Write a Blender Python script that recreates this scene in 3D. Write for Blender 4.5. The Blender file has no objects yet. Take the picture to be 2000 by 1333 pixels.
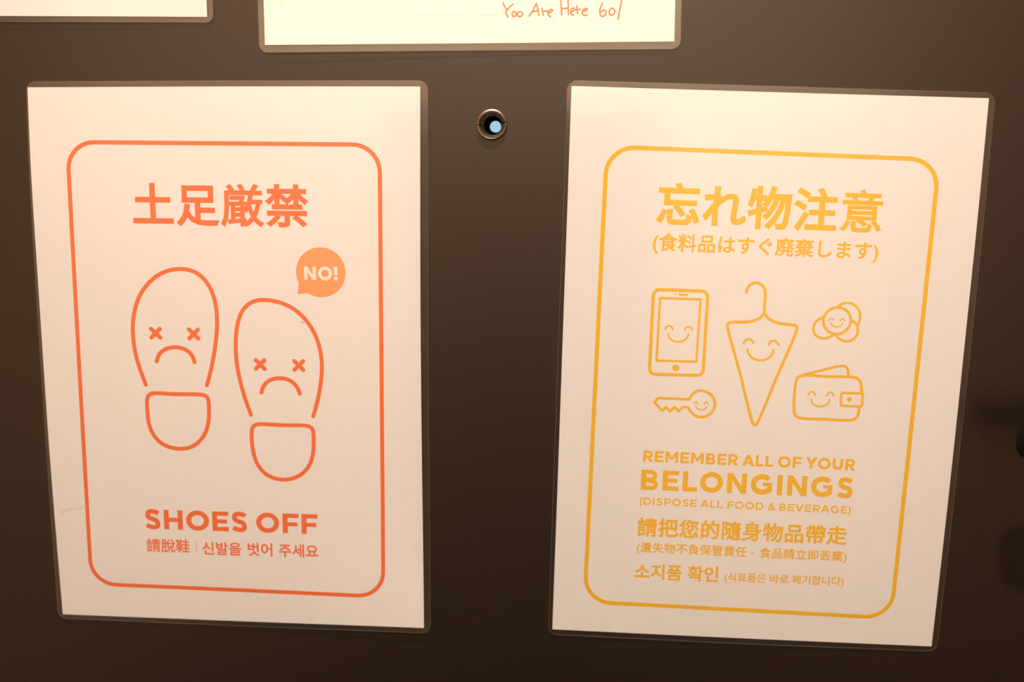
import bpy, bmesh, math, random
from mathutils import Vector, Matrix
from mathutils.geometry import delaunay_2d_cdt

# ---------------------------------------------------------------- camera, world, lights, exposure
sc = bpy.context.scene
COL = sc.collection
CAM_Z = 1.55
cp, sp = math.cos(-0.16479586), math.sin(-0.16479586)
cy, sy = math.cos(0.05496705), math.sin(0.05496705)
Rm = Matrix(((cy, -sy, 0), (sy, cy, 0), (0, 0, 1))) @ Matrix(((1, 0, 0), (0, cp, -sp), (0, sp, cp)))
cam = bpy.data.cameras.new('camera')
cam.sensor_width = 36.0
cam.lens = 36.0
cam.clip_start = 0.01
cam.dof.use_dof = True
cam.dof.focus_distance = 0.530
cam.dof.aperture_fstop = 4.8
camo = bpy.data.objects.new('camera', cam)
right, fwd, up = Rm.col[0], Rm.col[1], Rm.col[2]
camo.matrix_world = Matrix(((right[0], up[0], -fwd[0], 0.0), (right[1], up[1], -fwd[1], -0.5419301),
                            (right[2], up[2], -fwd[2], CAM_Z), (0, 0, 0, 1)))
COL.objects.link(camo)
sc.camera = camo

world = bpy.data.worlds.new('daylight_outside')
sc.world = world
world.use_nodes = True
world.node_tree.nodes['Background'].inputs[0].default_value = (0.47, 0.79, 0.93, 1)
world.node_tree.nodes['Background'].inputs[1].default_value = 1.05

sc.view_settings.view_transform = 'Standard'
sc.view_settings.look = 'None'
sc.view_settings.gamma = 1.0
sc.view_settings.use_curve_mapping = False
sc.view_settings.exposure = 0.0


def lamp(kind, name, loc, energy, color, target=None, **kw):
    l = bpy.data.lights.new(name, kind)
    l.energy = energy
    l.color = color
    for k, v in kw.items():
        setattr(l, k, v)
    o = bpy.data.objects.new(name, l)
    o.location = loc
    if target:
        o.rotation_euler = (Vector(target) - Vector(loc)).to_track_quat('-Z', 'Y').to_euler()
    COL.objects.link(o)
    return o


YBACK = -3.2
WARM = (1.0, 0.78, 0.615)
CEIL = 2.75
lamp('SPOT', 'entry_downlight', (0.02, -0.70, CEIL - 0.03), 166.0, WARM, (0.0, 0.0, CAM_Z + 0.04),
     spot_size=math.radians(62), spot_blend=1.0, shadow_soft_size=0.03)
lamp('AREA', 'added_wall_wash', (0.0, YBACK + 0.95, CEIL - 0.03), 68.0, WARM, (0.0, YBACK, 1.6), shape='RECTANGLE', size=1.6, size_y=0.12)  # added unseen lamp, brightens the back wall that film and door reflect

# ---------------------------------------------------------------- measured layout, millimetres
DATA = {
 'pose': {
   'A': [-183.7, -105.33, -0.00779],
   'B': [101.88, -108.67, -0.02848],
   'C': [-52.89, 213.04, 0.00165],
   'D': [-290.96, 228.28, -0.01136]},
 'peephole': [-40.25, 23.71],
 'A': {
   'paper': [[-103.52, 148.08], [1.93, 148.87], [105.27, 149.22], [104.67, 36.97], [104.84, -50.8], [105.59, -147.89], [1.67, -148.13], [-103.92, -147.48], [-104.88, -52.8], [-104.78, 33.31], [-104.55, 105.57]],
   'pouch': [[-104.03, 151.08], [2.04, 151.86], [109.33, 152.33], [108.8, 37.03], [108.8, -50.71], [109.22, -150.89], [1.57, -150.99], [-106.66, -149.89], [-106.71, -52.84], [-106.31, 33.29], [-105.48, 105.56]],
   'frame': {"l": [[-83.91, 103.03], [-85.48, -103.42]], "t": [[-61.83, 119.74], [61.67, 119.52]], "r": [[83.63, 99.04], [82.7, -104.48]], "b": [[-64.42, -128.56], [56.72, -130.07]]},
   'slip1': [[-47.73, -11.29], [-50.56, -2.73], [-52.69, 5.81], [-53.52, 14.32], [-53.36, 21.97], [-52.63, 26.92], [-50.94, 33.27], [-47.91, 39.61], [-42.63, 45.95], [-36.04, 50.76], [-28.9, 52.86], [-23.26, 53.28], [-18.38, 52.3], [-12.93, 48.43], [-8.97, 42.25], [-6.81, 34.62], [-6.33, 25.54], [-6.64, 20.19], [-7.27, 15.1], [-8.81, 6.58], [-11.07, -2.86], [-13.55, -10.89]],
   'heel1': [[-47.58, -19.95], [-47.2, -17.51], [-45.22, -16.17], [-30.99, -16.24], [-15.93, -16.28], [-13.56, -17.1], [-12.98, -19.68], [-12.95, -25.31], [-13.35, -30.54], [-15.37, -37.57], [-20.15, -43.81], [-25.49, -46.75], [-29.86, -47.29], [-35.05, -46.79], [-40.59, -44.45], [-45.52, -38.67], [-47.35, -32.14], [-47.64, -26.04]],
   'mouth1': [[-41.03, 1.99], [-39.17, 6.47], [-34.92, 9.28], [-30.26, 10.12], [-25.51, 9.27], [-21.37, 6.36], [-19.86, 1.86]],
   'eyes1': [[-40.84, 17.59], [-19.68, 17.52]],
   'slip2': [[10.45, -26.99], [7.2, -17.11], [4.84, -6.84], [3.39, 2.54], [3.31, 11.89], [4.36, 22.05], [6.75, 29.66], [10.73, 34.74], [15.42, 36.65], [20.48, 36.97], [28.01, 35.83], [35.47, 32.6], [42.03, 26.85], [47.29, 18.54], [50.01, 9.31], [50.64, -0.01], [49.58, -9.41], [47.66, -18.88], [45.07, -27.13]],
   'heel2': [[10.47, -36.13], [10.9, -33.68], [12.83, -32.42], [27.67, -32.53], [42.21, -32.65], [44.32, -33.47], [44.94, -35.8], [44.98, -41.46], [44.66, -47.15], [42.68, -54.22], [38.05, -60.05], [32.8, -62.83], [28.46, -63.65], [22.42, -63.09], [16.9, -60.13], [12.76, -54.49], [11.0, -47.93], [10.43, -42.24]],
   'mouth2': [[16.7, -14.34], [18.29, -10.01], [22.48, -6.93], [27.35, -6.07], [32.25, -7.0], [36.16, -10.1], [37.99, -14.52]],
   'eyes2': [[16.53, 1.24], [37.82, 1.12]],
   'bubble': [[51.08, 52.1], [64.51, 52.28], [38.91, 46.1], [38.28, 40.2], [43.73, 40.78]],
   'text': [["土足厳禁", [-49.98, 87.35], [45.28, 87.05]], ["請脫鞋", [-52.27, -104.08], [-27.42, -104.06]], ["신발을", [-20.25, -104.88], [2.16, -104.92]], ["벗어", [5.82, -104.78], [19.92, -104.84]], ["주세요", [23.57, -104.94], [46.08, -104.95]]],
   'caps': [["NO!", [42.05, 47.93], [60.14, 47.9], 7.24], ["SHOES OFF", [-52.13, -94.4], [46.02, -94.81], 11.5]],
   'bar': [[-23.56, -101.49], [-23.63, -106.96]],
   'speck': [[39.85, 25.29], [40.4, 25.1], [41.08, 24.33]],
   'smudge': [[-101.4, -87.15], [-97.39, -84.93], [-91.37, -83.56], [-86.55, -82.23], [-101.61, -85.94], [-97.94, -84.34], [-94.02, -83.33]]},
 'B': {
   'paper': [[-105.33, 148.73], [0.69, 148.12], [104.57, 147.77], [104.92, 94.62], [104.91, 36.43], [104.78, -52.17], [104.07, -147.03], [0.59, -147.93], [-104.78, -148.35], [-104.86, -61.72], [-105.05, 28.8], [-105.15, 88.26]],
   'pouch': [[-107.59, 151.49], [0.47, 151.15], [107.44, 150.35], [107.99, 94.71], [108.16, 36.55], [107.86, -52.03], [107.11, -149.76], [0.8, -151.12], [-107.06, -151.4], [-107.18, -61.83], [-107.36, 28.72], [-107.28, 88.2]],
   'frame': {"l": [[-86.02, 94.13], [-87.28, -105.07]], "t": [[-60.97, 118.36], [58.67, 116.91]], "r": [[82.77, 99.15], [80.95, -102.51]], "b": [[-59.49, -130.99], [58.43, -131.51]]},
   'phone': [[-58.18, 45.3], [-29.71, 45.34], [-29.66, 0.1], [-58.17, -0.26]],
   'screen': [[-54.46, 40.88], [-33.26, 40.88], [-33.61, 7.45], [-54.68, 7.33]],
   'spk': [[-44.51, 43.06], [-40.49, 43.13]],
   'dot': [[-46.39, 43.2]],
   'btn': [[-44.24, 3.77]],
   'phoneface': [[[-50.96, 24.25], [-50.5, 25.85], [-48.99, 26.52], [-47.47, 25.82], [-46.98, 24.26]], [[-40.72, 24.43], [-40.06, 25.96], [-38.75, 26.49], [-37.36, 25.79], [-36.67, 24.3]], [[-49.28, 21.91], [-48.49, 19.67], [-46.52, 18.23], [-43.66, 17.78], [-40.99, 18.43], [-39.19, 20.08], [-38.5, 22.11]]],
   'umb': [[[-9.66, 45.5], [-9.3, 48.21], [-7.45, 50.3], [-4.83, 50.86], [-2.12, 50.15], [-0.31, 47.85], [0.27, 45.17], [0.15, 40.09], [0.26, 34.67]], [[0.26, 34.67], [-1.26, 32.44], [-4.48, 30.75], [-9.43, 29.75], [-17.09, 29.27], [-18.59, 28.53], [-18.49, 27.03], [-10.33, 2.33], [-1.63, -24.96], [-0.51, -26.46], [0.42, -25.22], [9.29, 1.02], [17.99, 27.01], [18.01, 28.51], [16.64, 29.07], [9.95, 29.44], [5.88, 30.45], [2.43, 32.16], [0.39, 34.67]]],
   'umbface': [[[-9.35, 18.25], [-8.67, 20.13], [-6.84, 20.89], [-5.12, 20.2], [-4.34, 18.65]], [[3.87, 18.06], [4.61, 19.94], [6.23, 20.62], [7.96, 19.86], [8.94, 18.25]], [[-7.26, 15.1], [-6.29, 12.52], [-3.78, 10.2], [-0.17, 9.51], [3.27, 10.26], [5.79, 12.63], [6.47, 15.28]]],
   'coin': [[38.32, 32.11], [45.4, 32.1]],
   'coins': [[[30.78, 33.6], [27.73, 31.93], [26.2, 28.47], [26.94, 24.75], [29.76, 22.67], [33.11, 22.38], [36.63, 24.15]], [[38.41, 24.36], [40.44, 22.18], [43.85, 21.08], [47.08, 22.09], [49.2, 24.56], [49.58, 27.97], [48.34, 30.98], [45.91, 32.39]], [[38.25, 39.63], [40.23, 41.38], [43.48, 41.97], [46.88, 40.74], [49.43, 37.8], [50.13, 34.1], [49.37, 30.48]]],
   'coinface': [[[34.01, 32.16], [35.03, 33.48], [36.5, 32.45]], [[39.84, 32.17], [41.0, 33.43], [42.34, 32.33]], [[35.11, 30.84], [36.42, 29.39], [38.44, 28.92], [40.39, 29.47], [41.33, 30.86]]],
   'key': [[-36.16, -13.16], [-52.87, -13.14], [-54.66, -15.54], [-50.26, -19.94], [-48.39, -17.88], [-46.01, -20.11], [-43.75, -17.69], [-41.38, -19.92], [-39.33, -17.51], [-36.6, -17.4], [-35.11, -19.73], [-32.59, -22.02], [-29.47, -22.81], [-25.79, -21.74], [-23.1, -18.81], [-22.3, -15.26], [-23.32, -11.79], [-26.2, -9.11], [-29.86, -8.0], [-32.69, -8.53], [-34.95, -10.52]],
   'keyface': [[[-33.66, -15.24], [-32.7, -14.21], [-31.48, -15.22]], [[-28.21, -15.36], [-27.12, -14.27], [-25.76, -15.4]], [[-32.56, -16.53], [-31.45, -18.1], [-29.37, -18.72], [-27.5, -18.08], [-26.5, -16.56]]],
   'wallet': [[54.1, -5.51], [53.55, -1.37], [52.48, 1.14], [49.71, 2.28], [35.36, 2.19], [22.63, 2.24], [20.03, 1.1], [19.36, -1.7], [19.54, -17.04], [20.22, -19.82], [23.01, -20.96], [36.5, -21.03], [49.96, -21.02], [52.56, -20.0], [53.52, -17.02], [53.57, -13.53]],
   'flap': [[22.61, 2.45], [32.43, 5.39], [41.58, 7.96], [44.24, 8.06], [45.84, 6.4], [46.56, 2.5]],
   'strap': [[43.6, -6.35], [54.96, -6.24], [54.9, -13.41], [43.76, -13.38]],
   'walbtn': [[48.02, -9.72]],
   'walface': [[[26.3, -8.24], [27.0, -6.82], [28.3, -6.28], [29.5, -6.99], [29.93, -8.23]], [[36.05, -8.33], [36.86, -6.69], [38.03, -6.3], [39.23, -7.02], [39.74, -8.39]], [[27.95, -10.54], [28.77, -12.46], [30.55, -13.78], [33.08, -14.24], [35.58, -13.58], [37.28, -12.11], [37.68, -10.35]]],
   'text': [["忘れ物注意", [-58.76, 90.19], [56.94, 89.38]], ["(食料品はすぐ廃棄します)", [-59.8, 69.8], [56.57, 68.48]], ["請把您的隨身物品帶走", [-60.33, -85.88], [53.15, -85.5]], ["(遺失物不負保管責任，食品請立即丟棄)", [-60.05, -97.83], [53.86, -97.76]], ["소지품 확인", [-60.57, -111.49], [-14.71, -111.21]], ["(식료품은 바로 폐기합니다)", [-11.23, -112.73], [53.46, -112.22]]],
   'caps': [["REMEMBER ALL OF YOUR", [-59.04, -48.67], [54.27, -48.61], 6.2], ["BELONGINGS", [-59.59, -64.5], [53.93, -64.16], 11.3], ["(DISPOSE ALL FOOD & BEVERAGE)", [-59.7, -73.04], [53.84, -72.91], 4.08]]},
 'C': {
   'paper_b': [[-104.76, -148.71], [105.29, -148.48]],
   'paper_t': [[-104.35, -126.29], [105.19, -128.28]],
   'pouch_b': [[-107.76, -152.6], [-3.37, -152.26], [108.48, -152.27]],
   'pouch_t': [[-107.09, -126.26], [108.26, -128.32]],
   'ink': [[[18.35, -128.81], [19.44, -130.92], [20.35, -132.51]], [[23.46, -129.49], [21.45, -131.12], [19.99, -133.03]], [[19.62, -133.2], [20.17, -134.44], [20.82, -135.85]], [[24.0, -133.0], [23.09, -133.59], [22.83, -134.64], [23.34, -135.59], [24.55, -135.53], [25.1, -134.31], [24.55, -133.18], [23.89, -133.07]], [[26.08, -133.37], [25.5, -134.66], [26.56, -135.83], [28.02, -135.28], [28.42, -133.99], [27.47, -133.2], [26.19, -133.44]], [[31.66, -135.42], [33.66, -132.45], [35.29, -129.25]], [[35.29, -129.25], [36.03, -131.78], [36.58, -135.11]], [[33.37, -133.22], [35.67, -132.82]], [[38.32, -131.8], [38.51, -133.37], [38.84, -135.13]], [[38.69, -133.38], [39.67, -132.86], [40.95, -133.22]], [[41.13, -134.27], [42.77, -133.59], [43.74, -132.55], [42.94, -132.01], [41.67, -132.88], [41.02, -134.27], [41.68, -135.4], [42.41, -135.86]], [[47.67, -127.0], [47.91, -130.84], [48.23, -135.04]], [[51.3, -127.03], [51.47, -130.87], [51.57, -134.9]], [[48.39, -131.82], [50.93, -131.78]], [[52.65, -133.86], [54.21, -133.07], [54.92, -132.02], [53.65, -131.59], [52.65, -133.16], [52.77, -134.66], [54.12, -135.16]], [[55.82, -130.63], [56.01, -132.31], [56.29, -134.41]], [[55.47, -132.55], [57.65, -132.26]], [[58.46, -133.56], [60.19, -133.05], [61.34, -132.3], [60.18, -131.83], [58.74, -133.04], [58.57, -134.44], [59.49, -135.32], [61.01, -135.23]], [[68.73, -129.47], [67.71, -131.73], [67.44, -134.0], [68.12, -135.75], [69.46, -135.87], [70.78, -134.55], [70.4, -133.15], [69.24, -132.79], [67.8, -133.83]], [[73.27, -131.86], [72.21, -133.35], [72.45, -135.09], [73.9, -135.35], [75.11, -133.9], [74.47, -132.22], [73.27, -131.86]], [[78.34, -128.28], [77.55, -132.7], [76.71, -137.23]]],
   'faint': [[[-28.16, -134.03], [-11.08, -134.3]], [[-10.03, -134.28], [-0.59, -134.31]], [[4.64, -134.68], [17.19, -134.92]]],
   'crease': [[-101.82, -136.49], [-98.75, -131.93], [-93.78, -125.62]]},
 'D': {
   'paper': [[104.99, -148.5], [104.86, -137.56]],
   'pouch': [[108.23, -151.36], [108.33, -137.55]],
   'l': [[-4.81, -148.72], [-5.0, -151.82]]},
 'lever': [222.6, -132.3],
 'scratch': [[-53.37, -203.6], [-45.88, -205.91], [-36.95, -208.64], [-32.67, -210.49], [-26.96, -213.74]],
 'bounds': [[-298.0, 88.2], [224.5, 83.6], [-330.4, -295.8], [253.5, -278.8]]}


# how far each sheet stands off the door (mm) at local (u, v) mm from its centre
def liftA(u,v): return 1.3+0.9*(1-(v/150)**2)*0.6+2.2*max(0,(u+60)/165)**2*max(0,(-v-60)/90)**2
def liftB(u,v): return 1.2+0.5*(1-(v/150)**2)
def liftC(u,v): return 1.3+2.0*max(0,(60-u)/165)**1.5*max(0,(-v-60)/90)**2
def liftD(u,v): return 1.3+0.9*max(0,(-v-60)/90)**2*max(0,1-(u/105-.1)**2)



# ---------------------------------------------------------------- materials
def mat(name, color, rough=0.6, spec=0.3, bump=None, noise=None, metal=0.0):
    m = bpy.data.materials.new(name)
    m.use_nodes = True
    nt = m.node_tree
    b = nt.nodes['Principled BSDF']
    b.inputs['Base Color'].default_value = (*color, 1)
    b.inputs['Roughness'].default_value = rough
    b.inputs['Specular IOR Level'].default_value = spec
    b.inputs['Metallic'].default_value = metal
    tc = nt.nodes.new('ShaderNodeTexCoord')
    if noise:
        scale, amount = noise
        n = nt.nodes.new('ShaderNodeTexNoise')
        n.inputs['Scale'].default_value = scale
        n.inputs['Detail'].default_value = 4
        r = nt.nodes.new('ShaderNodeMapRange')
        r.inputs['From Min'].default_value = 0.3
        r.inputs['From Max'].default_value = 0.7
        r.inputs['To Min'].default_value = 1 - amount
        r.inputs['To Max'].default_value = 1 + amount
        x = nt.nodes.new('ShaderNodeVectorMath')
        x.operation = 'SCALE'
        x.inputs[0].default_value = color
        nt.links.new(tc.outputs['Object'], n.inputs['Vector'])
        nt.links.new(n.outputs[0], r.inputs['Value'])
        nt.links.new(r.outputs[0], x.inputs['Scale'])
        nt.links.new(x.outputs[0], b.inputs['Base Color'])
    prev = None
    for scale, strength, dist in (bump or []):
        n = nt.nodes.new('ShaderNodeTexNoise')
        n.inputs['Scale'].default_value = scale
        n.inputs['Detail'].default_value = 3
        bp = nt.nodes.new('ShaderNodeBump')
        bp.inputs['Strength'].default_value = strength
        bp.inputs['Distance'].default_value = dist
        nt.links.new(tc.outputs['Object'], n.inputs['Vector'])
        nt.links.new(n.outputs[0], bp.inputs['Height'])
        if prev:
            nt.links.new(prev.outputs[0], bp.inputs['Normal'])
        prev = bp
    if prev:
        nt.links.new(prev.outputs[0], b.inputs['Normal'])
    return m


def film_mat():
    m = bpy.data.materials.new('laminating_film')
    m.use_nodes = True
    nt = m.node_tree
    nt.nodes.clear()
    L = nt.links.new
    out = nt.nodes.new('ShaderNodeOutputMaterial')
    tr = nt.nodes.new('ShaderNodeBsdfTransparent')
    gl = nt.nodes.new('ShaderNodeBsdfGlossy')
    gl.inputs['Roughness'].default_value = 0.13
    df = nt.nodes.new('ShaderNodeBsdfDiffuse')
    df.inputs['Color'].default_value = (0.8, 0.78, 0.75, 1)
    fr = nt.nodes.new('ShaderNodeFresnel')
    # same reflectance seen from either side of the thin sheet
    geo = nt.nodes.new('ShaderNodeNewGeometry')
    mr = nt.nodes.new('ShaderNodeMapRange')
    mr.inputs['To Min'].default_value = 2.2
    mr.inputs['To Max'].default_value = 1 / 2.2
    L(geo.outputs['Backfacing'], mr.inputs['Value'])
    L(mr.outputs[0], fr.inputs['IOR'])
    tc = nt.nodes.new('ShaderNodeTexCoord')
    n = nt.nodes.new('ShaderNodeTexNoise')
    n.inputs['Scale'].default_value = 28
    n.inputs['Detail'].default_value = 2
    bp = nt.nodes.new('ShaderNodeBump')
    bp.inputs['Strength'].default_value = 0.5
    bp.inputs['Distance'].default_value = 0.0004
    m1 = nt.nodes.new('ShaderNodeMixShader')
    m1.inputs[0].default_value = FILM_HAZE
    m2 = nt.nodes.new('ShaderNodeMixShader')
    L(tc.outputs['Object'], n.inputs['Vector'])
    L(n.outputs[0], bp.inputs['Height'])
    L(bp.outputs[0], gl.inputs['Normal'])
    L(tr.outputs[0], m1.inputs[1])
    L(df.outputs[0], m1.inputs[2])
    L(fr.outputs[0], m2.inputs[0])
    L(m1.outputs[0], m2.inputs[1])
    L(gl.outputs[0], m2.inputs[2])
    L(m2.outputs[0], out.inputs[0])
    return m


FILM_HAZE = 0.015
M = dict(
    paper=mat('white_paper', (0.79, 0.82, 0.86), 0.75, 0.2, bump=[(14, 0.25, 0.0012), (900, 0.12, 0.0001)], noise=(320, 0.012)),
    film=film_mat(),
    edge=mat('film_cut_edge', (0.17, 0.15, 0.13), 0.25, 0.5),
    orange=mat('orange_ink', (0.83, 0.16, 0.034), 0.6, 0.25, noise=(900, 0.03)),
    apricot=mat('apricot_ink', (1.0, 0.36, 0.13), 0.6, 0.25, noise=(900, 0.04)),
    yellow=mat('golden_yellow_ink', (0.83, 0.515, 0.02), 0.6, 0.25, noise=(900, 0.03)),
    marker=mat('orange_marker_ink', (0.52, 0.13, 0.004), 0.6, 0.2, noise=(1500, 0.12)),
    faint=mat('faint_pencil_ink', (0.70, 0.62, 0.54), 0.7, 0.2),
    crease=mat('paper_crease', (0.74, 0.72, 0.72), 0.7, 0.2),
    smudge=mat('grey_brown_smudge', (0.64, 0.60, 0.57), 0.7, 0.2),
    speck=mat('black_speck', (0.05, 0.04, 0.03), 0.7, 0.2),
    door=mat('dark_brown_coated_steel', (0.0105, 0.0050, 0.0024), 0.34, 0.95, bump=[(2600, 0.22, 0.00006), (900, 0.10, 0.0001)], noise=(1600, 0.10)),
    scratch=mat('scratch_in_coating', (0.028, 0.020, 0.014), 0.45, 0.5),
    brass=mat('tarnished_brass', (0.72, 0.59, 0.48), 0.36, 0.5, bump=[(700, 0.3, 0.0002)], noise=(500, 0.22), metal=1.0),
    black=mat('blackened_metal', (0.010, 0.010, 0.011), 0.8, 0.12),
    knob=mat('black_coated_handle', (0.004, 0.003, 0.0025), 0.75, 0.08),
    wall=mat('cream_wallpaper', (0.84, 0.71, 0.55), 0.85, 0.2, bump=[(160, 0.2, 0.001)]),
    beige=mat('beige_wallpaper', (0.74, 0.60, 0.45), 0.85, 0.2, bump=[(160, 0.2, 0.001)]),
    panel=mat('brown_panelling', (0.24, 0.17, 0.12), 0.7, 0.2, noise=(25, 0.15)),
    ceiling=mat('white_ceiling_paint', (0.8, 0.77, 0.72), 0.9, 0.2, noise=(20, 0.02)),
    floor=mat('dark_slate_floor', (0.02, 0.015, 0.011), 0.6, 0.3, noise=(12, 0.25)),
    slab=mat('dark_slab_stain', (0.02, 0.012, 0.008), 0.6, 0.3, noise=(30, 0.3)),
    trim=mat('brown_metal_trim', (0.03, 0.022, 0.016), 0.5, 0.4, noise=(200, 0.05)),
)
g = bpy.data.materials.new('lens_glass')
g.use_nodes = True
gb = g.node_tree.nodes['Principled BSDF']
gb.inputs['Transmission Weight'].default_value = 1.0
gb.inputs['Roughness'].default_value = 0.0
gb.inputs['IOR'].default_value = 1.45
M['glass'] = g


# ---------------------------------------------------------------- helpers
def link(name, me, m, parent=None, label=None):
    me.materials.append(m)
    o = bpy.data.objects.new(name, me)
    COL.objects.link(o)
    if parent:
        o.parent = parent
    if label:
        o['label'] = label
    return o


def mesh_from(name, verts, faces, smooth=False):
    me = bpy.data.meshes.new(name)
    me.from_pydata(verts, [], faces)
    if smooth:
        for p in me.polygons:
            p.use_smooth = True
    me.update()
    return me


def area(p):
    return 0.5 * sum(p[i - 1][0] * p[i][1] - p[i][0] * p[i - 1][1] for i in range(len(p)))


def union(polys, eps=1e-4):
    """Union of 2-D polygons as one clean triangle set."""
    vs, fs = [], []
    for p in polys:
        a = area(p)
        if abs(a) < 1e-7:
            continue
        if a < 0:
            p = p[::-1]
        k = len(vs)
        vs += [Vector((q[0], q[1])) for q in p]
        fs.append(list(range(k, k + len(p))))
    ov, oe, of, _, _, ids = delaunay_2d_cdt(vs, [], fs, 0, eps)
    tris = [f for f, i in zip(of, ids) if i]
    return ov, tris


def catmull(pts, step=0.8, closed=False):
    n = len(pts)
    if n < 3:
        return list(pts)
    out = []
    rng = range(n if closed else n - 1)
    for i in rng:
        if closed:
            p0, p1, p2, p3 = (pts[(i + k - 1) % n] for k in range(4))
        else:
            p1, p2 = pts[i], pts[i + 1]
            p0 = pts[i - 1] if i > 0 else (2 * p1[0] - p2[0], 2 * p1[1] - p2[1])
            p3 = pts[i + 2] if i + 2 < n else (2 * p2[0] - p1[0], 2 * p2[1] - p1[1])
        d = math.dist(p1, p2)
        k = max(1, int(d / step))
        # centripetal parametrisation keeps uneven spacing smooth
        t1 = max(1e-6, math.dist(p0, p1)) ** 0.5
        t2 = t1 + max(1e-6, d) ** 0.5
        t3 = t2 + max(1e-6, math.dist(p2, p3)) ** 0.5
        for j in range(k):
            t = t1 + (t2 - t1) * j / k
            q = []
            for c in (0, 1):
                a1 = (t1 - t) / t1 * p0[c] + t / t1 * p1[c]
                a2 = (t2 - t) / (t2 - t1) * p1[c] + (t - t1) / (t2 - t1) * p2[c]
                a3 = (t3 - t) / (t3 - t2) * p2[c] + (t - t2) / (t3 - t2) * p3[c]
                b1 = (t2 - t) / t2 * a1 + t / t2 * a2
                b2 = (t3 - t) / (t3 - t1) * a2 + (t - t1) / (t3 - t1) * a3
                q.append((t2 - t) / (t2 - t1) * b1 + (t - t1) / (t2 - t1) * b2)
            out.append(tuple(q))
    if not closed:
        out.append(tuple(pts[-1]))
    return out


def soften(p, sigma=3.0, closed=False):
    """Gaussian smoothing of a densely sampled line; open ends stay put."""
    n, out = len(p), []
    R3 = int(sigma * 3)
    for i in range(n):
        lim = R3 if closed else min(R3, i, n - 1 - i)
        sx = sy_ = sw = 0
        for k in range(-lim, lim + 1):
            g_ = math.exp(-k * k / (2 * sigma * sigma))
            q = p[(i + k) % n]
            sx += q[0] * g_
            sy_ += q[1] * g_
            sw += g_
        out.append((sx / sw, sy_ / sw))
    return out


def disc(c, r, n=16, ry=None):
    ry = ry or r
    return [(c[0] + r * math.cos(2 * math.pi * i / n), c[1] + ry * math.sin(2 * math.pi * i / n)) for i in range(n)]


def stroke(pts, w, closed=False, cap='round', step=4.0):
    """Polygons that cover a line of width w."""
    out = []
    P = []
    n = len(pts)
    for i in range(n if closed else n - 1):
        a, b = pts[i], pts[(i + 1) % n]
        k = max(1, int(math.dist(a, b) / step))
        P += [(a[0] + (b[0] - a[0]) * j / k, a[1] + (b[1] - a[1]) * j / k) for j in range(k)]
    if not closed:
        P.append(pts[-1])
    n = len(P)
    for i in range(n if closed else n - 1):
        a, b = P[i], P[(i + 1) % n]
        d = math.dist(a, b)
        if d < 1e-6:
            continue
        nx, ny = -(b[1] - a[1]) / d * w / 2, (b[0] - a[0]) / d * w / 2
        out.append([(a[0] - nx, a[1] - ny), (b[0] - nx, b[1] - ny), (b[0] + nx, b[1] + ny), (a[0] + nx, a[1] + ny)])
    for i in range(n):
        end = (not closed) and i in (0, n - 1)
        if end and cap != 'round':
            continue
        if not end:
            a, b, c = P[i - 1], P[i], P[(i + 1) % n]
            v1, v2 = (b[0] - a[0], b[1] - a[1]), (c[0] - b[0], c[1] - b[1])
            if cap == 'butt' and not closed and min(math.dist(P[i], P[0]), math.dist(P[i], P[-1])) < w * .5:
                continue
            ang = abs(math.atan2(v1[0] * v2[1] - v1[1] * v2[0], v1[0] * v2[0] + v1[1] * v2[1]))
            if ang < 0.01:
                continue
        out.append(disc(P[i], w / 2 * 0.999, 14))
    return out


def ink(name, polys, sign, m, parent=None, off=0.03, label=None):
    """Flat print that lies on the sheet's own curved surface."""
    ov, tris = union(polys)
    lift = sign['lift']
    vs = [(v[0] * .001, -(lift(v[0], v[1]) + off) * .001, v[1] * .001) for v in ov]
    me = mesh_from(name, vs, tris)
    return link(name, me, m, parent or sign['root'], label)


def sides(pts, corners):
    """Smooth each side of a sheet between its corners, 3 mm steps."""
    out = []
    k = len(corners)
    for i in range(k):
        a, b = corners[i], corners[(i + 1) % k]
        seg = pts[a:b + 1] if b > a else pts[a:] + pts[:b + 1]
        c = catmull([tuple(p) for p in seg], 3.0)
        if len(seg) == 2:
            n = max(1, int(math.dist(*seg) / 3))
            c = [(seg[0][0] + (seg[1][0] - seg[0][0]) * j / n, seg[0][1] + (seg[1][1] - seg[0][1]) * j / n) for j in range(n + 1)]
        out.append(c)
    return out


def outline(pts, corners, r=0.0):
    ss = sides(pts, corners)
    if r <= 0:
        return [p for s in ss for p in s[:-1]]
    out = []
    for i, s in enumerate(ss):
        c0, c1 = s[0], s[-1]
        mid = [p for p in s if math.dist(p, c0) > r and math.dist(p, c1) > r]
        nxt = ss[(i + 1) % len(ss)]
        nm = [p for p in nxt if math.dist(p, c1) > r]
        d1 = Vector(mid[-1]) - Vector(c1)
        d2 = Vector(nm[0]) - Vector(c1)
        a, b = Vector(c1) + d1.normalized() * r, Vector(c1) + d2.normalized() * r
        out += mid
        kk = 0.5523
        for j in range(9):
            t = j / 8
            p1, p2 = a + (Vector(c1) - a) * kk, b + (Vector(c1) - b) * kk
            q = a * (1 - t) ** 3 + p1 * 3 * t * (1 - t) ** 2 + p2 * 3 * t * t * (1 - t) + b * t ** 3
            out.append((q[0], q[1]))
    return out


def inside(p, poly):
    c = False
    j = len(poly) - 1
    for i in range(len(poly)):
        a, b = poly[i], poly[j]
        if (a[1] > p[1]) != (b[1] > p[1]) and p[0] < (b[0] - a[0]) * (p[1] - a[1]) / (b[1] - a[1]) + a[0]:
            c = not c
        j = i
    return c


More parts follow.
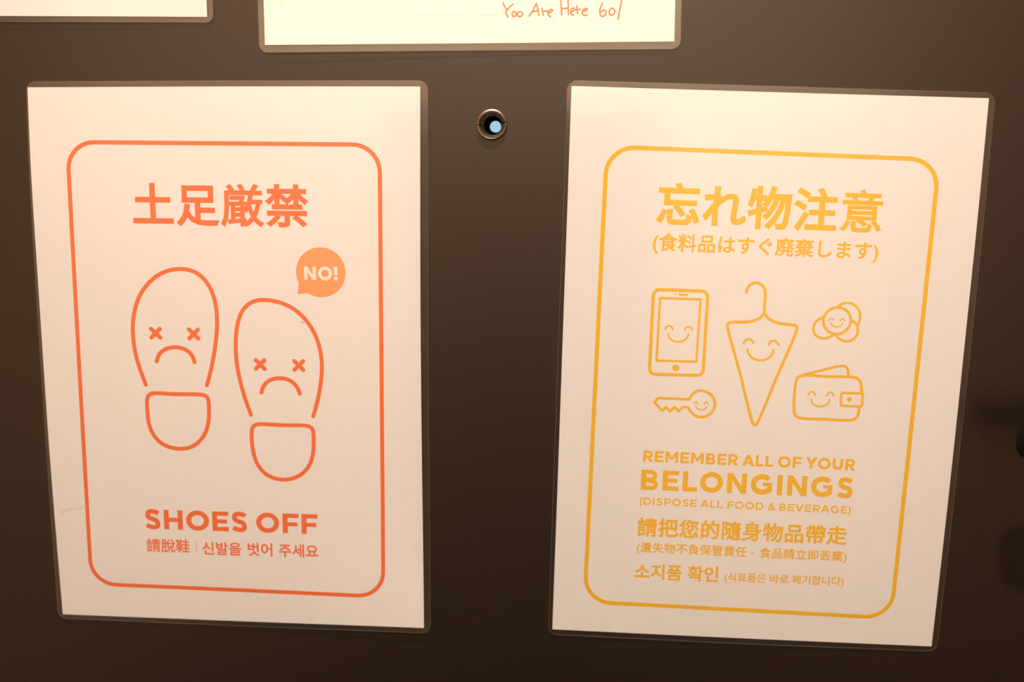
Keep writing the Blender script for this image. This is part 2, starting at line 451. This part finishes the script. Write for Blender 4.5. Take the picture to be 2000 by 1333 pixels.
def sheet(name, poly, lift, off, m, parent, step=7.0, skirt=0.0, label=None):
    if area(poly) < 0:
        poly = poly[::-1]
    n = len(poly)
    vs = [Vector(p) for p in poly]
    x0, x1 = min(p[0] for p in poly), max(p[0] for p in poly)
    y0, y1 = min(p[1] for p in poly), max(p[1] for p in poly)
    y = y0 + step / 2
    while y < y1:
        x = x0 + step / 2
        while x < x1:
            q = (x, y)
            if all(inside((x + a, y + b), poly) for a, b in ((1.5, 0), (-1.5, 0), (0, 1.5), (0, -1.5))):
                vs.append(Vector(q))
            x += step
        y += step
    ov, oe, of, _, _, ids = delaunay_2d_cdt(vs, [], [list(range(n))], 0, 1e-5)
    tris = [list(f) for f, i in zip(of, ids) if i]
    co = [(v[0] * .001, -(lift(v[0], v[1]) + off) * .001, v[1] * .001) for v in ov]
    if skirt:       # the cut edge of the sheet, turned back towards the door
        k = len(co)
        ring = [min(range(len(ov)), key=lambda i: (ov[i][0] - p[0]) ** 2 + (ov[i][1] - p[1]) ** 2) for p in poly]
        for i in ring:
            co.append(co[i])
        for i in ring:
            c = co[i]
            co.append((c[0], c[1] + skirt * .001, c[2]))
        for i in range(n):
            j = (i + 1) % n
            tris.append([k + j, k + i, k + n + i, k + n + j])
    me = mesh_from(name, co, tris, smooth=False)
    o = link(name, me, m, parent, label)
    for p in me.polygons:
        p.use_smooth = len(p.vertices) == 3
    return o


def make_sign(name, key, lift, label, paper, pouch, group=None):
    x, z, a = DATA['pose'][key]
    root = bpy.data.objects.new(name, None)
    root.empty_display_size = 0.05
    root.location = (x * .001, 0, CAM_Z + z * .001)
    root.rotation_euler = (0, -a, 0)
    root['label'] = label
    root['category'] = 'sign'
    if group:
        root['group'] = group
    COL.objects.link(root)
    s = dict(root=root, lift=lift)
    sheet('paper_sheet', paper, lift, 0.0, M['paper'], root, skirt=0.1)
    sheet('clear_film', pouch, lift, 0.12, M['film'], root, step=9.0)
    # the sealed rim of the pouch: a narrow raised edge that catches the light
    r = [tuple(p) for p in pouch]
    if area(r) < 0:
        r = r[::-1]
    n = len(r)
    vs, fs = [], []
    W = 0.11
    for i in range(n):
        p0, p1, p2 = r[i - 1], r[i], r[(i + 1) % n]
        t = Vector((p2[0] - p0[0], p2[1] - p0[1])).normalized()
        nrm = (-t[1], t[0])
        l = lift(*p1)
        for d, h in ((0.0, -0.15), (-0.03, 0.12), (0.02, 0.20), (W, 0.20), (W, 0.125)):
            q = (p1[0] + nrm[0] * d, p1[1] + nrm[1] * d)
            vs.append((q[0] * .001, -(l + h) * .001, q[1] * .001))
    for i in range(n):
        j = (i + 1) % n
        for k in range(4):
            fs.append((i * 5 + k, i * 5 + k + 1, j * 5 + k + 1, j * 5 + k))
    link('sealed_rim', mesh_from('sealed_rim', vs, fs), M['edge'], root)
    return s


# ---------------------------------------------------------------- lettering
def arc(cx, cy_, rx, ry, a0, a1, n=20):
    return [(cx + rx * math.cos(math.radians(a0 + (a1 - a0) * i / n)), cy_ + ry * math.sin(math.radians(a0 + (a1 - a0) * i / n))) for i in range(n + 1)]


def rect(x0, y0, x1, y1):
    return [(x0, y0), (x1, y0), (x1, y1), (x0, y1)]


def ring(cx, cy_, rx, ry, w, n=40):
    out = []
    o = disc((cx, cy_), rx, n, ry)
    i_ = disc((cx, cy_), rx - w, n, ry - w * .94)
    for k in range(n):
        out.append([o[k], o[(k + 1) % n], i_[(k + 1) % n], i_[k]])
    return out


def bar_line(a, b, w, horiz=True):
    """Diagonal with level ends, w measured along the level."""
    return [(a[0] - w / 2, a[1]), (a[0] + w / 2, a[1]), (b[0] + w / 2, b[1]), (b[0] - w / 2, b[1])]


def glyph(ch, w):
    """Heavy geometric capital, cap height 1: polygons, width, side bearing left, right."""
    h = w * 0.86
    S, Rr, Dg = 0.10, 0.06, 0.015
    st = lambda p: stroke(p, w, cap='butt', step=9)
    if ch == 'I':
        return [rect(0, 0, w, 1)], w, S, S
    if ch == 'L':
        return [rect(0, 0, w, 1), rect(0, 0, .72, h)], .72, S, .03
    if ch == 'E':
        return [rect(0, 0, w, 1), rect(0, 0, .79, h), rect(0, 1 - h, .78, 1), rect(0, .5 - h * .47, .71, .5 + h * .47)], .79, S, .05
    if ch == 'F':
        return [rect(0, 0, w, 1), rect(0, 1 - h, .78, 1), rect(0, .46 - h * .47, .72, .46 + h * .47)], .78, S, .03
    if ch == 'H':
        return [rect(0, 0, w, 1), rect(.92 - w, 0, .92, 1), rect(0, .5 - h / 2, .92, .5 + h / 2)], .92, S, S
    if ch == 'N':
        return [rect(0, 0, w, 1), rect(.95 - w, 0, .95, 1), [(0, 1), (w * 1.0, 1), (.95, 0), (.95 - w, 0)]], .95, S, S
    if ch == 'M':
        W = 1.12
        return [rect(0, 0, w, 1), rect(W - w, 0, W, 1), [(0, 1), (w * 1.05, 1), (W / 2 + w * .42, .26), (W / 2 - w * .42, .26)],
                [(W - w * 1.05, 1), (W, 1), (W / 2 + w * .42, .26), (W / 2 - w * .42, .26)]], W, S, S
    if ch == 'O':
        return ring(.56, .5, .56, .515, w), 1.12, Rr, Rr
    if ch == 'D':
        p = [(w * .5, h / 2), (.44, h / 2)] + arc(.44, .5, .53 - w / 2, .5 - h / 2, -90, 90) + [(w * .5, 1 - h / 2)]
        return [rect(0, 0, w, 1)] + stroke(p, h, cap='butt', step=9), .97 + (w - h) * 0, S, Rr
    if ch in 'PR':
        y0 = .34
        r = (1 - y0 - h) / 2
        p = [(w * .5, y0 + h / 2), (.48, y0 + h / 2)] + arc(.48, y0 + h / 2 + r, .85 - .48 - w / 2, r, -90, 90) + [(w * .5, 1 - h / 2)]
        g_ = [rect(0, 0, w, 1)] + stroke(p, h, cap='butt', step=9)
        if ch == 'R':
            g_.append([(.28, .40), (.28 + w * 1.2, .40), (.89, 0), (.89 - w * 1.25, 0)])
            return g_, .89, S, .03
        return g_, .85, S, .02
    if ch == 'B':
        r1, r2 = (.54 - h * .95) / 2, (.46) / 2
        hb = h * .92
        y1 = .525
        ra = (y1 - hb / 2 - hb / 2) / 2
        rb = (1 - hb / 2 - y1) / 2
        p = [(w * .5, hb / 2), (.52, hb / 2)] + arc(.52, hb / 2 + ra, .86 - .52 - w / 2, ra, -90, 90) + [(w * .5, y1)]
        q_ = [(w * .5, y1), (.46, y1)] + arc(.46, y1 + rb, .80 - .46 - w / 2, rb, -90, 90) + [(w * .5, 1 - hb / 2)]
        return [rect(0, 0, w, 1)] + stroke(p, hb, cap='butt', step=9) + stroke(q_, hb, cap='butt', step=9), .86, S, Rr
    if ch == 'U':
        r = .45 - w / 2
        p = [(w / 2, 1), (w / 2, .42)] + arc(.45, .42, r, .42 + .015 - w / 2, 180, 360) + [(.9 - w / 2, 1)]
        return st(p), .9, S, S
    if ch == 'G':
        p = arc(.55, .5, .55 - w / 2, .515 - w / 2, 42, 318, 30)
        return st(p) + [rect(.58, .5 - h * .32, 1.03, .5 + h * .46), [(1.03 - w * .92, .14), (.9, .08), (1.03, .17), (1.03, .5), (1.03 - w * .92, .5)]], 1.04, Rr, S
    if ch == 'S':
        t = w / 2
        u = t * .88
        p = [(.74 - t * .35, .80), (.585, .985 - u), (.40, 1.015 - u), (.225, .975 - u), (.05 + t, .725), (.17 + t * .3, .61), (.40, .515),
             (.60 - t * .1, .44), (.78 - t, .275), (.62, .03 + u), (.43, -.015 + u), (.25, .02 + u), (.05 + t * .35, .185)]
        return stroke(catmull(p, .03), w * .92, cap='butt', step=9), .80, Rr, Rr
    if ch == 'A':
        W = 1.06
        c = W / 2
        return [bar_line((w * .56, 0), (c, 1), w * 1.12), bar_line((W - w * .56, 0), (c, 1), w * 1.12), rect(.24, .20, W - .24, .20 + h * .85)], W, Dg, Dg
    if ch == 'V':
        W = 1.06
        return [bar_line((W / 2, 0), (w * .56, 1), w * 1.12), bar_line((W / 2, 0), (W - w * .56, 1), w * 1.12)], W, Dg, Dg
    if ch == 'Y':
        W = 1.0
        return [bar_line((W / 2, .40), (w * .58, 1), w * 1.18), bar_line((W / 2, .40), (W - w * .58, 1), w * 1.18), rect(W / 2 - w / 2, 0, W / 2 + w / 2, .46)], W, Dg, Dg
    if ch == '!':
        return [[(w * .12, .36), (w * 1.02, .36), (w * 1.14, 1), (0, 1)], rect(w * .05, 0, w * 1.09, w * 1.0)], w * 1.14, S * .8, S * .8
    if ch == '(':
        return stroke(arc(.62, .42, .52, .95, 138, 222, 12), w * .9, cap='butt', step=9), .26, .04, .06
    if ch == ')':
        return stroke(arc(-.36, .42, .52, .95, 42, -42, 12), w * .9, cap='butt', step=9), .26, .06, .04
    if ch == '&':
        w2 = w * .88
        p = [(.93, .02), (.62, .36), (.34, .68), (.32, .84), (.43, 1.0 - w2 / 2), (.56, .84), (.50, .68), (.28, .48), (.13, .28), (.20, .10), (.38, w2 / 2 - .01), (.60, .10), (.76, .28), (.84, .46)]
        return stroke(catmull(p, .03), w2, cap='butt', step=9), .93, .04, .02
    return [], .30, 0, 0   # space


def place_run(polys, x0, x1, p, r, sy_, ybase=0.0):
    """Map run coordinates so x0..x1 spans p..r on the sheet; sy_ scales height."""
    d = Vector((r[0] - p[0], r[1] - p[1]))
    L = d.length
    ux = d / L
    uy = Vector((-ux[1], ux[0]))
    s = L / (x1 - x0)
    out = []
    for q in polys:
        out.append([(p[0] + ux[0] * (x - x0) * s + uy[0] * (y - ybase) * sy_, p[1] + ux[1] * (x - x0) * s + uy[1] * (y - ybase) * sy_) for x, y in q])
    return out, s


def caps(text, w, track=0.0):
    x = 0.0
    polys = []
    for i, ch in enumerate(text):
        gp, gw, l, r = glyph(ch, w)
        if i:
            x += l
        polys += [[(px + x, py) for px, py in q] for q in gp]
        x += gw + r + track
    xs = [px for q in polys for px, _ in q]
    return polys, min(xs), max(xs)


def caps_ink(name, spec, w, sign, m, off=0.03, parent=None, label=None, track=0.0):
    text, p, r, hgt = spec
    polys, a, b = caps(text, w, track)
    P, s = place_run(polys, a, b, p, r, hgt)
    return ink(name, P, sign, m, parent, off, label)


def font_polys(text, bold, space=1.0, dense=None):
    """Outline of a text run in Blender's own font, thickened by `bold` em with square corners."""
    c = bpy.data.curves.new('run', 'FONT')
    c.body = text
    c.size = 1.0
    c.resolution_u = 3
    c.space_character = space
    o = bpy.data.objects.new('run', c)
    COL.objects.link(o)
    dg = bpy.context.evaluated_depsgraph_get()
    me = bpy.data.meshes.new_from_object(o.evaluated_get(dg))
    bpy.data.objects.remove(o)
    bm = bmesh.new()
    bm.from_mesh(me)
    bpy.data.meshes.remove(me)
    bmesh.ops.remove_doubles(bm, verts=bm.verts, dist=1e-5)
    polys = []
    nxt = {}
    for f in bm.faces:
        q = [(v.co.x, v.co.y) for v in f.verts]
        if area(q) < 0:
            q = q[::-1]
        polys.append(q)
    for f in bm.faces:
        vs = list(f.verts)
        if area([(v.co.x, v.co.y) for v in vs]) < 0:
            vs = vs[::-1]
        for i in range(len(vs)):
            a, b = vs[i], vs[(i + 1) % len(vs)]
            e = bm.edges.get((a, b))
            if e and len(e.link_faces) == 1:
                nxt.setdefault(a.index, []).append(b.index)
    bm.verts.ensure_lookup_table()
    prv = {}
    for a, bs in nxt.items():
        for b in bs:
            prv.setdefault(b, []).append(a)
    P = lambda i: bm.verts[i].co
    d = bold
    xa, xb = min(x for q in polys for x, _ in q), max(x for q in polys for x, _ in q)
    if d > 0:
        for a, bs in nxt.items():
            for b in bs:
                pa, pb = P(a), P(b)
                t = (pb - pa).to_2d()
                if t.length < 1e-6:
                    continue
                t.normalize()
                n1 = Vector((t[1], -t[0]))       # outward
                if dense:
                    d = dense[1] if any(a0 < (pa.x - xa) / (xb - xa) < a1 for a0, a1 in dense[0]) else bold
                polys.append([(pa.x, pa.y), (pa.x + n1[0] * d, pa.y + n1[1] * d), (pb.x + n1[0] * d, pb.y + n1[1] * d), (pb.x, pb.y)])
                for c2 in nxt.get(b, [])[:1]:
                    t2 = (P(c2) - pb).to_2d()
                    if t2.length < 1e-6:
                        continue
                    t2.normalize()
                    cr = t[0] * t2[1] - t[1] * t2[0]
                    if cr > 1e-3:
                        n2 = Vector((t2[1], -t2[0]))
                        hv = n1 + n2
                        if hv.length < 1e-3:
                            continue
                        hv.normalize()
                        cosn = max(0.25, hv.dot(n1))
                        k = d / cosn
                        if cosn < 0.5:
                            k = d
                        polys.append([(pb.x, pb.y), (pb.x + n1[0] * d, pb.y + n1[1] * d), (pb.x + hv[0] * k, pb.y + hv[1] * k), (pb.x + n2[0] * d, pb.y + n2[1] * d)])
    bm.free()
    return polys


def font_ink(name, spec, bold, sign, m, label=None, space=1.0, stretch=1.0, extra=None, dense=None):
    text, p, r = spec[:3]
    polys = font_polys(text, bold, space, dense)
    if extra:
        polys += extra(polys)
    xs = [x for q in polys for x, _ in q]
    ys = [y for q in polys for _, y in q]
    x0, x1, ym = min(xs), max(xs), (min(ys) + max(ys)) / 2
    s = math.dist(p, r) / (x1 - x0)
    P, _ = place_run(polys, x0, x1, p, r, s * stretch, ym)
    return ink(name, P, sign, m, None, 0.03, label)


def frame_pts(fr, rad):
    """Rounded rectangle through four measured side lines."""
    def isect(a, b):
        (x1, y1), (x2, y2) = a
        (x3, y3), (x4, y4) = b
        dn = (x1 - x2) * (y3 - y4) - (y1 - y2) * (x3 - x4)
        t = ((x1 - x3) * (y3 - y4) - (y1 - y3) * (x3 - x4)) / dn
        return Vector((x1 + t * (x2 - x1), y1 + t * (y2 - y1)))
    tl, tr = isect(fr['l'], fr['t']), isect(fr['r'], fr['t'])
    br, bl = isect(fr['r'], fr['b']), isect(fr['l'], fr['b'])
    return rounded([tl, tr, br, bl], rad)


def rounded(cs, rad, n=10):
    out = []
    cs = [Vector(c) for c in cs]
    for i, c in enumerate(cs):
        a = c + (cs[i - 1] - c).normalized() * rad
        b = c + (cs[(i + 1) % len(cs)] - c).normalized() * rad
        k = .5523
        p1, p2 = a + (c - a) * k, b + (c - b) * k
        for j in range(n + 1):
            t = j / n
            q = a * (1 - t) ** 3 + p1 * 3 * t * (1 - t) ** 2 + p2 * 3 * t * t * (1 - t) + b * t ** 3
            out.append((q[0], q[1]))
    return out


# ================================================================ THE SETTING
def box(name, lo, hi, m, parent=None, structure=False, bevel=0.0):
    bm = bmesh.new()
    bmesh.ops.create_cube(bm, size=1)
    for v in bm.verts:
        v.co = Vector([(lo[i] + hi[i]) / 2 + v.co[i] * (hi[i] - lo[i]) for i in range(3)])
    if bevel:
        bmesh.ops.bevel(bm, geom=bm.edges[:], offset=bevel, segments=2, affect='EDGES')
    me = bpy.data.meshes.new(name)
    bm.to_mesh(me)
    bm.free()
    o = link(name, me, m, parent)
    if structure:
        o['kind'] = 'structure'
    return o


X0, X1, YB = -1.30, 1.20, YBACK           # side walls and back wall
DX0, DX1, DH = -0.52, 0.36, 2.05         # the door leaf
box('floor', (X0 - .1, YB - .1, -.1), (X1 + .1, .16, 0), M['floor'], structure=True)
box('ceiling', (X0 - .1, YB - .1, CEIL), (X1 + .1, .16, CEIL + .1), M['ceiling'], structure=True)
box('wall_left', (X0 - .1, YB - .1, 0), (X0, .16, CEIL), M['beige'], structure=True)
box('wall_right', (X1, YB - .1, 0), (X1 + .1, .16, CEIL), M['panel'], structure=True)
box('wall_back', (X0, YB - .1, 0), (X1, YB, CEIL), M['wall'], structure=True)
# front wall round the door opening: one mesh
bm = bmesh.new()
for lo, hi in (((X0, 0, 0), (DX0 - .003, .12, CEIL)), ((DX1 + .003, 0, 0), (X1, .12, CEIL)), ((DX0 - .003, 0, DH + .003), (DX1 + .003, .12, CEIL))):
    ret = bmesh.ops.create_cube(bm, size=1)
    for v in ret['verts']:
        v.co = Vector([(lo[i] + hi[i]) / 2 + v.co[i] * (hi[i] - lo[i]) for i in range(3)])
me = bpy.data.meshes.new('wall_front')
bm.to_mesh(me)
bm.free()
wf = link('wall_front', me, M['wall'])
wf['kind'] = 'structure'
# casing of the entrance door
for i, (lo, hi) in enumerate((((DX0 - .05, -.012, 0), (DX0 - .004, 0, DH + .05)), ((DX1 + .004, -.012, 0), (DX1 + .05, 0, DH + .05)), ((DX0 - .004, -.012, DH + .004), (DX1 + .004, 0, DH + .05)))):
    box('trim_%d' % (i + 1), lo, hi, M['trim'], structure=True)
# added unseen dark slab behind the camera, darkens the reflections in the films
box('unseen_dark_slab', (-0.62, YB, 0), (0.30, YB + .04, 1.83), M['slab'], structure=True, bevel=.004)

# entrance door leaf with a drilled hole for the viewer
PX, PZ = DATA['peephole'][0] * .001, CAM_Z + DATA['peephole'][1] * .001
HR = 0.0066
TH = 0.045
n = 48
hole = [(PX + HR * math.cos(2 * math.pi * i / n), PZ + HR * math.sin(2 * math.pi * i / n)) for i in range(n)]
rc = [(DX0, 0.003), (DX1, 0.003), (DX1, DH), (DX0, DH)]
vs2 = [Vector(p) for p in rc + hole]
ov, oe, of, _, _, ids = delaunay_2d_cdt(vs2, [], [[0, 1, 2, 3], list(range(4, 4 + n))], 0, 1e-7)
tri = [list(f) for f, i in zip(of, ids) if i and 1 not in i]
nv = len(ov)
vs = [(v[0], 0.0, v[1]) for v in ov] + [(v[0], TH, v[1]) for v in ov]
fs = [f for f in tri] + [[q + nv for q in f[::-1]] for f in tri]
idx = lambda p: min(range(nv), key=lambda i: (ov[i][0] - p[0]) ** 2 + (ov[i][1] - p[1]) ** 2)
for loop in (rc, hole[::-1]):
    k = [idx(p) for p in loop]
    for i in range(len(k)):
        j = (i + 1) % len(k)
        fs.append([k[i], k[j], k[j] + nv, k[i] + nv][::-1])
door = link('door_1', mesh_from('door_1', vs, fs), M['door'])
door['kind'] = 'structure'
# fine scratch in the coating
scr = [(p[0], p[1]) for p in DATA['scratch']]
ov2, tr2 = union(stroke(catmull(scr, 3), 0.22, cap='butt'))
link('scratch', mesh_from('scratch', [(v[0] * .001, -0.00003, CAM_Z + v[1] * .001) for v in ov2], tr2), M['scratch'], door, 'faint pale scratch')


# ---------------------------------------------------------------- lathe round the viewer's axis (Y)
def lathe(name, profile, m, parent, n=64, slots=(), slot_w=1.9, slot_depth=0.0028, cx=0.0, cz=0.0, smooth=True):
    """profile: (radius, y) in metres; slots: angles in degrees where the rim is cut back."""
    angs = [360.0 * i / n for i in range(n)]
    for s in slots:
        angs = [a for a in angs if abs((a - s + 180) % 360 - 180) > slot_w * 1.6]
        angs += [s - slot_w, s - slot_w * .98, s + slot_w * .98, s + slot_w]
    angs = sorted(a % 360 for a in angs)
    vs, fs = [], []
    for a in angs:
        in_slot = any(abs((a - s + 180) % 360 - 180) < slot_w * .99 for s in slots)
        for r, y in profile:
            yy = max(y, -0.0033 + slot_depth) if in_slot else y
            vs.append((cx + r * math.cos(math.radians(a)), yy, cz + r * math.sin(math.radians(a))))
    k, q = len(angs), len(profile)
    for i in range(k):
        j = (i + 1) % k
        for t in range(q - 1):
            fs.append((i * q + t, i * q + t + 1, j * q + t + 1, j * q + t))
    me = mesh_from(name, vs, fs)
    o = link(name, me, m, parent)
    if slots:
        me.materials.append(M['black'])      # black stands in for the shade inside the two spanner slots
        flags = [any(abs((a - s_ + 180) % 360 - 180) < slot_w * 1.02 for s_ in slots) for a in angs]
        for i in range(k):
            if flags[i] and flags[(i + 1) % k]:
                for t in range(q - 1):
                    if profile[t][1] < 0.0005:
                        me.polygons[i * (q - 1) + t].material_index = 1
    if smooth:
        for p in me.polygons:
            p.use_smooth = True
        me.set_sharp_from_angle(angle=math.radians(32))
    return o


peep = bpy.data.objects.new('peephole', None)
peep.empty_display_size = .02
peep.location = (PX, 0, PZ)
peep['label'] = 'small round brass door peephole between the two large signs, pale blue daylight in its lens'
peep['category'] = 'peephole'
COL.objects.link(peep)
lathe('brass_collar', [(.0062, .010), (.0062, .0001), (.0075, .0), (.00778, -.0012), (.00778, -.0026), (.0076, -.0031), (.0073, -.0033), (.0070, -.0030),
                       (.0064, -.0010), (.0055, .0030), (.0049, .0070)], M['brass'], peep, slots=(183, 10))
lathe('dark_barrel', [(.0062, .0072), (.0050, .0072), (.0047, .0078), (.0044, .0150), (.0042, .0240), (.0031, .0262), (.0031, .0275), (.0060, .0290), (.0060, TH)], M['black'], peep)
lathe('lens', [(0.0, .0264), (.0015, .0264), (.00309, .0264), (.00309, .0272), (.0015, .0272), (0.0, .0272)], M['glass'], peep, smooth=False)

# black lever handle of the door: the rose is outside the picture, the tip of the lever just reaches into it
lx, lz = DATA['lever'][0] * .001, CAM_Z + DATA['lever'][1] * .001
hx = lx + 0.088
hd = lathe('door_handle', [(0, -.0445), (.0085, -.0445), (.0095, -.0435), (.0095, -.010), (.024, -.0095), (.0255, -.008), (.0255, 0)],
           M['knob'], door, cx=hx, cz=lz, n=48)
prof = [(math.cos(a), math.sin(a)) for a in [2 * math.pi * k / 20 for k in range(20)]]
stations = [(0.0000, .15), (0.0008, .55), (0.0025, .82), (0.006, .96), (0.012, 1.0), (0.040, 1.02), (0.070, 1.08), (0.088, 1.12), (0.095, .9), (0.098, .4)]
vs, fs = [], []
for d, k in stations:
    for c, s_1 in prof:
        e = .62
        vs.append((lx + d, -.038 + k * .0065 * math.copysign(abs(c) ** e, c), lz + k * .0092 * math.copysign(abs(s_1) ** e, s_1)))
q = len(prof)
for i in range(len(stations) - 1):
    for k in range(q):
        fs.append((i * q + k, i * q + (k + 1) % q, (i + 1) * q + (k + 1) % q, (i + 1) * q + k))
fs += [tuple(range(q))[::-1], tuple(range((len(stations) - 1) * q, len(stations) * q))]
link('lever', mesh_from('lever', vs, fs, smooth=True), M['knob'], hd)

# ================================================================ SIGN: SHOES OFF
A = DATA['A']
sA = make_sign('laminated_sign', 'A', liftA, 'laminated white SHOES OFF notice, orange frame and two shoe soles, left of the peephole',
               outline(A['paper'], [0, 2, 5, 7]), outline(A['pouch'], [0, 2, 5, 7], 5.0))
LW = 2.25
ink('printed_frame', stroke(frame_pts(A['frame'], 14.5), LW, closed=True), sA, M['orange'])
t = A['text']
font_ink('printed_lettering', t[0], 0.026, sA, M['orange'], space=1.07, dense=([(.5, .75)], .020))
caps_ink('printed_lettering', A['caps'][1], 0.25, sA, M['orange'])
font_ink('printed_lettering', t[1], 0.016, sA, M['orange'])
ink('printed_divider', stroke([tuple(p) for p in A['bar']], 0.32, cap='butt'), sA, M['orange'])
for k in (2, 3, 4):
    font_ink('printed_lettering', t[k], 0.020, sA, M['orange'])


def cross(c, r, w):
    return stroke([(c[0] - r, c[1] - r), (c[0] + r, c[1] + r)], w) + stroke([(c[0] - r, c[1] + r), (c[0] + r, c[1] - r)], w)


T2 = lambda pts: [tuple(p) for p in pts]
for i in ('1', '2'):
    d = ink('printed_shoe_sole', stroke(soften(catmull(T2(A['slip' + i]), 1.0), 3.5), LW), sA, M['orange'])
    ink('printed_heel', stroke(soften(catmull(T2(A['heel' + i]), .8, closed=True), 1.8, True), LW, closed=True), sA, M['orange'], parent=d)
    face = []
    for e in A['eyes' + i]:
        face += cross(e, 2.45, 2.3)
    ink('printed_sad_face', face + stroke(soften(catmull(T2(A['mouth' + i]), .8), 2), LW), sA, M['orange'], parent=d)
bb = T2(A['bubble'])
R_ = math.dist(bb[0], bb[1])
bub = ink('printed_speech_bubble', [disc(bb[0], R_, 64), [bb[2], bb[3], bb[4], bb[0]]], sA, M['apricot'], label='pale orange speech bubble')
caps_ink('printed_lettering', A['caps'][0], 0.26, sA, M['paper'], off=0.05, parent=bub, label='white lettering')
ink('black_speck', stroke(T2(A['speck']), .3), sA, M['speck'], off=.04)
sm = T2(A['smudge'])
ink('smudge', stroke(catmull(sm[:4], 1), .34) + stroke(sm[4:], .22), sA, M['smudge'], off=.02, label='faint grey-brown smudge')

# ================================================================ SIGN: BELONGINGS
B = DATA['B']
sB = make_sign('laminated_sign', 'B', liftB, 'laminated white BELONGINGS notice, yellow frame and smiling umbrella, right of the peephole',
               outline(B['paper'], [0, 2, 6, 8]), outline(B['pouch'], [0, 2, 6, 8], 5.0))
Y = M['yellow']
ink('printed_frame', stroke(frame_pts(B['frame'], 14.5), LW, closed=True), sB, Y)
font_ink('printed_lettering', B['text'][0], 0.028, sB, Y, space=1.05, dense=([(.8, 1.01)], .019))
font_ink('printed_lettering', B['text'][1], 0.020, sB, Y, space=1.04)
caps_ink('printed_lettering', B['caps'][0], 0.245, sB, Y)
caps_ink('printed_lettering', B['caps'][1], 0.255, sB, Y, track=.03)
caps_ink('printed_lettering', B['caps'][2], 0.205, sB, Y, track=.06)
font_ink('printed_lettering', B['text'][2], 0.024, sB, Y, space=1.03)


def centred_comma(polys):
    # traditional Chinese full-width comma sits in the middle of its square
    x0, x1 = min(x for q in polys for x, _ in q), max(x for q in polys for x, _ in q)
    y0, y1 = min(y for q in polys for _, y in q), max(y for q in polys for _, y in q)
    cx, cy_ = x0 + (x1 - x0) * 0.553, (y0 + y1) / 2
    return [disc((cx, cy_ + .03), .065, 14), [(cx + .065, cy_ + .03), (cx + .03, cy_ - .10), (cx - .03, cy_ - .12), (cx + .0, cy_ - .02)]]


s_ = list(B['text'][3])
s_[0] = s_[0].replace('，', '\u3000')
font_ink('printed_lettering', s_, 0.017, sB, Y, space=1.05, extra=centred_comma)
font_ink('printed_lettering', B['text'][4], 0.024, sB, Y)
font_ink('printed_lettering', B['text'][5], 0.015, sB, Y)

# phone
ph = ink('printed_phone', stroke(rounded(B['phone'], 3.4), 1.75, closed=True) + stroke(T2(B['screen']), 1.25, closed=True)
         + stroke(T2(B['spk']), 1.1) + [disc(B['dot'][0], .38, 10)] + [disc(B['btn'][0], 1.85, 24)], sB, Y)
FW = 0.95
ink('printed_smiling_face', sum([stroke(soften(catmull(T2(p), .5), 1.8), FW) for p in B['phoneface']], []), sB, Y, parent=ph)
# umbrella
um = ink('printed_umbrella', stroke(soften(catmull(T2(B['umb'][0]), .8), 1.8), 1.55) + stroke(soften(catmull(T2(B['umb'][1]), .8, True), .9, True), 1.55, closed=True), sB, Y)
ink('printed_smiling_face', sum([stroke(soften(catmull(T2(p), .5), 1.8), 1.2) for p in B['umbface']], []), sB, Y, parent=um)
# coins
c0, cr = B['coin'][0], math.dist(*B['coin'])
co = ink('printed_coins', stroke(disc(c0, cr, 40), 1.4, closed=True) + sum([stroke(soften(catmull(T2(p), .6), 2.5), 1.3) for p in B['coins']], []), sB, Y)
ink('printed_smiling_face', sum([stroke(catmull(T2(p), .4), .7) for p in B['coinface']], []), sB, Y, parent=co)
# key
kp = T2(B['key'])
ky = ink('printed_key', stroke(kp[:10], 1.4) + stroke(soften(catmull(kp[9:] + kp[:1], .6), 2), 1.5), sB, Y)
ink('printed_smiling_face', sum([stroke(catmull(T2(p), .4), .7) for p in B['keyface']], []), sB, Y, parent=ky)
# wallet
wl = ink('printed_wallet', stroke(soften(catmull(T2(B['wallet']), .8), 1.5), 1.5) + stroke(catmull(T2(B['flap']), .8), 1.4)
         + stroke(rounded(B['strap'], .9, 6), 1.4, closed=True) + [disc(B['walbtn'][0], 1.3, 18)], sB, Y)
ink('printed_smiling_face', sum([stroke(catmull(T2(p), .4), .85) for p in B['walface']], []), sB, Y, parent=wl)

# ================================================================ SIGN: map sheet above, only its lower edge in view
C = DATA['C']
H = 148.5
pb = T2(C['paper_b'])
paperC = [(-104.6, H), (105.2, H), pb[1], pb[0]]
q = T2(C['pouch_b'])
pouchC = [(-107.6, H + 3), (108.3, H + 3), q[2], q[1], q[0]]
sC = make_sign('laminated_sign', 'C', liftC, 'laminated white sheet with orange handwriting You Are Here 601, above the peephole',
               outline(paperC, [0, 1, 2, 3]), outline(pouchC, [0, 1, 2, 4], 4.5))
hw = []
for s in C['ink']:
    hw += stroke(soften(catmull(T2(s), .4), 1.2), .78)
ink('handwriting', hw, sC, M['marker'])
ft = []
for s in C['faint']:
    ft += stroke(T2(s), .22, cap='butt')
ink('faint_line', ft, sC, M['faint'])
ink('paper_crease', stroke(catmull(T2(C['crease']), 2), .35, cap='butt'), sC, M['crease'], off=.015)

# ================================================================ SIGN: blank sheet, top left
D_ = DATA['D']
bot = D_['paper'][0][1]
paperD = [(-105, H), (105, H), tuple(D_['paper'][0]), (-105, bot)]
pouchD = [(-108, H + 3), (108.3, H + 3), tuple(D_['pouch'][0]), (-108, D_['l'][1][1])]
sD = make_sign('laminated_sign', 'D', liftD, 'laminated white sheet cut off by the top left corner, bare lower edge in view',
               outline(paperD, [0, 1, 2, 3]), outline(pouchD, [0, 1, 2, 3], 4.0))
